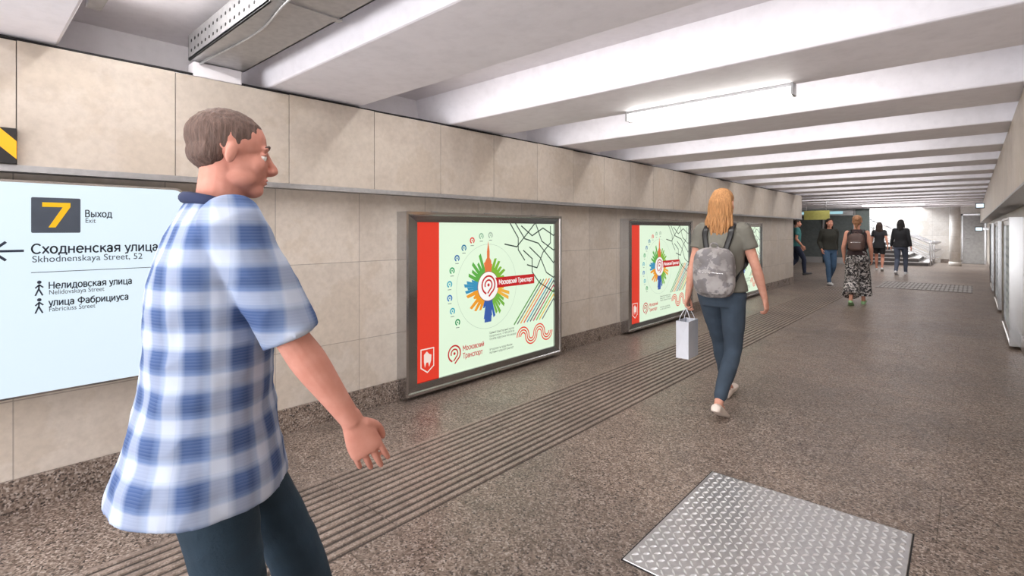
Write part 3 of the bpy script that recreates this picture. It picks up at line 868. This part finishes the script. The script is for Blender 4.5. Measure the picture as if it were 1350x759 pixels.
    for z, a, b in rows:
        if a is None: a, b = interp(z)
        kk = 1.0+(topk-1)*min(1, max(0, (1.42-z)/.2)); rr.append((Vector((0,off(z),z)), Vector((a*kk+.008,0,0)), Vector((0,b*kk+.008,0))))
    P = [r[0] for r in rr]; A = [r[1].x for r in rr]; B = [r[2].y for r in rr]
    Q, A2 = cr(P, A, 4); _, B2 = cr(P, B, 4)
    m.rings([(q, Vector((a,0,0)), Vector((0,b,0))) for q, a, b in zip(Q, A2, B2)], n=28)
    for sh, el, wr in ((shR,eR,wR),(shL,eL,wL)):
        ins = sh+Vector((-sh.x*.25,0,.0)); k2 = (.9 if fem else 1.1)*topk*slk
        if sleeve <= 1: pts = [ins, sh, sh.lerp(el, sleeve*.55), sh.lerp(el, sleeve)]; rd = [.062*k2,.062*k2,.060*k2,.060*k2]
        else:
            t = sleeve-1; pts = [ins, sh, sh.lerp(el,.5), el, el.lerp(wr, t*.5), el.lerp(wr, t)]; rd = [.062*k2,.062*k2,.054*k2,.049*k2,.045*k2,.038*k2]
        if sleeve > 0: m.tube(pts, rd, n=18, dome=False)
    remesh(m, 'top_garment', top, root, .0055 if fine else .008, 5, .009 if not fem else .004, (7,7,8), seed=3+len(name))
    # ---- shoes
    m = MB()
    for fr in (fR, fL): add_shoe(m, fr, 1.0 if fem else 1.12, low)
    remesh(m, 'shoes', simple('shoe_'+name, shoe, .5), root, .005, 2)
    # ---- hair
    def hp(x, y, z): return Hc+Rm@Vector((x,y,z))
    m = MB()
    if hair == 'short':
        m.ell(hp(0,-.020,.042), (.0745,.0935,.0765), Rm); m.ell(hp(0,-.050,.0), (.070,.055,.048), Rm)
    else:
        m.ell(hp(0,-.022,.044), (.079,.096,.080), Rm); m.ell(hp(0,-.052,.0), (.072,.058,.068), Rm)
    remesh(m, 'hair_cap', hm, root, .004 if fine else .006, 3, .0025, (60,60,25), seed=1)
    rg = random.Random(len(name)*7+3)
    if hair in ('long', 'pony', 'bun'):
        m = MB()
        if hair == 'bun':
            m.ell(hp(0,-.13,.035), (.042,.038,.042), Rm)
            m.tube([hp(0,-.12,.03), hp(.01,-.135,-.04), hp(-.005,-.125,-.1), hp(.01,-.12,-.15)], [.03,.028,.02,.006], n=12)
        for i in range(strands):
            a = rg.uniform(-1.25, 1.25) if hair == 'long' else rg.uniform(-.5, .5)
            top_ = hp(math.sin(a)*.05, -.03-.03*math.cos(a), .108)
            m1 = hp(math.sin(a)*.083, -.025-.092*math.cos(a), .03)
            if hair == 'long':
                x2 = math.sin(a)*.088+rg.uniform(-.012,.012); L = rg.uniform(.17,.29)-abs(a)*.035
                pts = [top_, m1, hp(x2, -.025-.088*math.cos(a)+rg.uniform(-.01,.01), -.07), hp(x2*.85+rg.uniform(-.03,.03), -.055-.075*math.cos(a)+rg.uniform(-.012,.015), -.07-L*.55), hp(x2*.7+rg.uniform(-.04,.04), -.05-.07*math.cos(a)+rg.uniform(-.02,.02), -.07-L)]
                m.tube(pts, [.006,.011,.012,.009,.002], n=6, sub=3, dome=False)
            else:
                tx, ty = 0, -.125
                g = hp(rg.uniform(-.012,.012), ty+rg.uniform(-.01,.01), .03)
                L = rg.uniform(.2,.3) if hair == 'pony' else .02
                sx = rg.uniform(-.035,.035)
                m.tube([hp(math.sin(a)*.06,-.06,.10), g, hp(sx,ty-.03+rg.uniform(-.02,.01),-.03), hp(sx*1.5,ty-.01+rg.uniform(-.02,.02),-.03-L*.6), hp(sx*.9+rg.uniform(-.02,.02),ty+.0+rg.uniform(-.02,.02),-.03-L)], [.004,.008,.010,.008,.002], n=6, sub=3, dome=False)
        m.build('hair_strands', hm, root, True)
    return dict(root=root, shR=shR, shL=shL, wR=wR, wL=wL, eR=eR, eL=eL, off=off, fem=fem, Hc=Hc)

def backpack(p, mat, strapm, z0=1.02, z1=1.38, w=.14, d=.07, back=None):
    root = p['root']; zc = (z0+z1)/2; yb = p['off'](zc)-.115-d
    m = MB()
    m.ell((0,yb,zc), (w,d,(z1-z0)/2), e=.55, nu=32, nv=20); m.ell((0,yb-d*.75,zc-.06), (w*.78,d*.5,(z1-z0)*.27), e=.5, nu=28, nv=16)
    m.tube([(-.03,yb+.01,z1-.01),(-.02,yb,z1+.03),(.02,yb,z1+.03),(.03,yb+.01,z1-.01)], .007, n=8)
    remesh(m, 'backpack_body', mat, root, .006, 4, .003, (12,12,12))
    m = MB()
    for sx in (1, -1):
        x = sx*.095; o = p['off']
        m.tube([(x*.7,yb+.04,z1-.03),(x,o(1.36)-.115,max(1.345, z1+.0)),(x,o(1.38)-.085,1.395),(x*1.05,o(1.4),1.432),(x*1.12,o(1.36)+.098,1.36),(x*1.3,o(1.25)+.128,1.25),(x*1.65,o(1.13)+.08,1.13),(x*1.5,o(1.1)-.05,1.06),(x*1.1,yb+.03,z0+.06)], .021, n=12, sub=5, flat=.28, side=(1,0,0))
    m.build('backpack_straps', strapm, root, True)
    m = MB(); m.tube([(-w*.6,yb-d*1.22,zc),( 0,yb-d*1.27,zc+.003),(w*.6,yb-d*1.22,zc)], .003, n=6); m.build('zip', M['steel'], root, True)

# foreground man in a checked shirt
denim = simple('denim_blue_grey', (62,76,92), .85, bump=.3, bscale=300)
p = person('walking_man', (-1.475, .44, 0), math.radians(-15), 1.715, fem=False, lean=.03, footR=(.1,-.16,.55), footL=(-.1,.32,-.3), handR=(.235,.31,.90), handL=(-.215,.06,.85),
           elbR=(.25,-1,-.3), skinc=(208,150,134), hairc=(104,84,76), hair='short', top=m_plaid('checked_shirt_cloth'), hem=.735, sleeve=.97, topk=1.07, slk=.92,
           pants=simple('dark_teal_trousers', (28,50,66), .85, bump=.3, bscale=200), shoe=(40,36,34), wide=1.15, curlR=.25, headpitch=-.08, twist=.02)
m = MB(); o = p['off']
pts = []
for i in range(17):
    a = 2*PI*i/16; pts.append((.083*math.cos(a), o(1.45)+.078*math.sin(a), 1.452+.018*(-math.sin(a))))
m.tube(pts, .015, n=12, sub=2, dome=False); m.build('navy_collar', simple('navy_cloth', (34,44,76), .85), p['root'], True)

# woman with paper bag
p = person('walking_woman', (-1.45, 4.02, 0), math.radians(2), 1.72, lean=.03, footR=(.055,-.15,.45), footL=(-.06,.30,-.2), handR=(.285,.10,.87), handL=(-.255,-.05,.80),
           elbR=(.6,-1,-.1), skinc=(218,164,144), hairc=(184,134,88), hair='long', top=simple('olive_tshirt', (112,110,102), .9, bump=.2, bscale=300), hem=.92, sleeve=.5, topk=1.12,
           pants=denim, ankle_skin=True, shoe=(228,214,204), strands=110, headyaw=-.15, low=.8, curlL=.75, curlR=.5)
backpack(p, m_floral('patterned_bag_cloth', (124,121,124), (166,162,162), 14, .52), M['black'], .88, 1.25, .15, .06)
W = p['wL']; bx, by, bz = W.x-.005, W.y, W.z-.10
white = simple('white_paper', (222,226,236), .7, var=.03)
m = MB(); hw, hd, hh = .10, .05, .29; zt = bz-.09; zb = zt-hh
V = [(-hd,-hw,zb),(hd,-hw,zb),(hd,hw,zb),(-hd,hw,zb),(-hd,-hw,zt),(hd,-hw,zt),(hd,hw,zt),(-hd,hw,zt),(0,-hw+.02,(zt+zb)/2+.05),(0,hw-.02,(zt+zb)/2+.05)]
V = [(bx+a, by+b, c) for a, b, c in V]
m.raw(V, [(3,2,1,0),(1,2,6,5),(3,0,4,7),(0,1,8),(1,5,8),(5,4,8),(4,0,8),(2,3,9),(3,7,9),(7,6,9),(6,2,9)])
bag = m.build('paper_bag', white, p['root']); so = bag.modifiers.new('s', 'SOLIDIFY'); so.thickness = .002
m = MB()
for sx in (-.045, .045):
    m.tube([(bx+sx,by-.05,zt-.02),(bx+sx*.8,by-.045,zt+.03),(bx+sx*.1,by-.02,bz+.005),(bx+sx*.1,by+.02,bz+.005),(bx+sx*.8,by+.045,zt+.03),(bx+sx,by+.05,zt-.02)], .003, n=6, sub=4)
m.build('bag_handles', white, p['root'], True)

# woman with backpack and patterned wide trousers
p = person('woman_with_backpack', (-1.59, 11.3, 0), math.radians(3), 1.67, lean=.02, footR=(.08,.2,-.15), footL=(-.08,-.12,.4), handR=(.22,.12,.88), handL=(-.22,.1,.88),
           skinc=(214,158,136), hairc=(160,116,84), hair='bun', top=simple('dark_tank_top', (58,44,46), .9), hem=.95, sleeve=0, pants=m_floral('patterned_trouser_cloth', (36,34,38), (196,190,188), 26, .54), pantend='wide', shoe=(150,190,140), fine=False, strands=30, low=.7)
backpack(p, simple('brown_bag_leather', (84,62,56), .5), M['black'], 1.03, 1.36, .13, .06)
# others
p = person('woman_in_dark_jacket', (-2.72, 15.06, 0), math.radians(-150), 1.69, lean=.03, footR=(.08,.2,-.15), footL=(-.08,-.15,.45), handR=(.2,.1,.9), handL=(-.22,-.12,.82), skinc=(206,150,128), hairc=(48,38,34), hair='long',
           top=simple('dark_olive_jacket', (44,44,38), .85), hem=.9, sleeve=1.9, topk=1.14, pants=simple('mid_blue_denim', (58,84,112), .85), shoe=(200,200,200), fine=False, strands=50)
p = person('man_in_teal_shirt', (-4.1, 17.7, 0), math.radians(-70), 1.72, fem=False, lean=.03, footR=(.09,.2,-.2), footL=(-.09,-.15,.45), handR=(.25,.15,.9), skinc=(206,150,128), hairc=(50,40,34),
           top=simple('teal_shirt_cloth', (60,120,120), .85), hem=.88, sleeve=.6, pants=simple('navy_trousers', (36,44,66), .85), shoe=(60,60,66), fine=False)
p = person('woman_in_black_top', (-2.36, 21.3, 0), math.radians(5), 1.66, lean=.03, footR=(.08,-.12,.4), footL=(-.08,.2,-.15), skinc=(206,150,128), hairc=(56,42,36), hair='long',
           top=simple('black_cloth', (30,30,34), .85), hem=.8, sleeve=.6, pants=simple('black_shorts_cloth', (34,34,38), .85), pantend='short', shoe=(210,210,210), fine=False, strands=40)
p = person('woman_in_black_jacket', (-1.66, 19.9, 0), math.radians(-5), 1.72, lean=.03, footR=(.08,.22,-.15), footL=(-.08,-.15,.45), handR=(.26,.0,.82), handL=(-.26,.1,.85), skinc=(206,150,128), hairc=(30,26,26), hair='long',
           top=simple('black_jacket_cloth', (26,26,30), .85), hem=.86, sleeve=1.9, topk=1.12, pants=simple('grey_denim', (78,86,104), .85), shoe=(220,220,224), fine=False, strands=60)

# ------------------------------------------------------------------ lighting
w = bpy.data.worlds.new('World'); SC.world = w; w.use_nodes = True
bg = w.node_tree.nodes['Background']; bg.inputs[0].default_value = (.93,.95,1,1); bg.inputs[1].default_value = 1.0

def area(name, loc, target, sx, sy, watts, col=(1,1,1)):
    L = bpy.data.lights.new(name, 'AREA'); L.shape = 'RECTANGLE'; L.size = sx; L.size_y = sy; L.energy = watts; L.color = col
    o = bpy.data.objects.new(name, L); COL.objects.link(o); o.location = loc; lookrot(o, target); return o
area('ceiling_fill_behind', (-1.6,-3.6,.9), (-1.8,6,2.6), 3.4, 1.6, 190, (.97,.975,1))  # added fill behind the camera, aimed up to brighten the beam undersides
area('stairwell_daylight', (-4.6,26.6,4.3), (-1.8,26.4,.3), 3, 2, 720, (.92,.96,1))

# ------------------------------------------------------------------ camera
cam = bpy.data.cameras.new('camera'); co = bpy.data.objects.new('camera', cam); COL.objects.link(co)
cam.sensor_width = 36; cam.lens = 36*667/1350; cam.shift_y = -76.5/1350; cam.clip_start = .05
co.location = (0,0,1.4); co.rotation_euler = (PI/2, 0, math.radians(42.3))
SC.camera = co
SC.view_settings.view_transform = 'Standard'
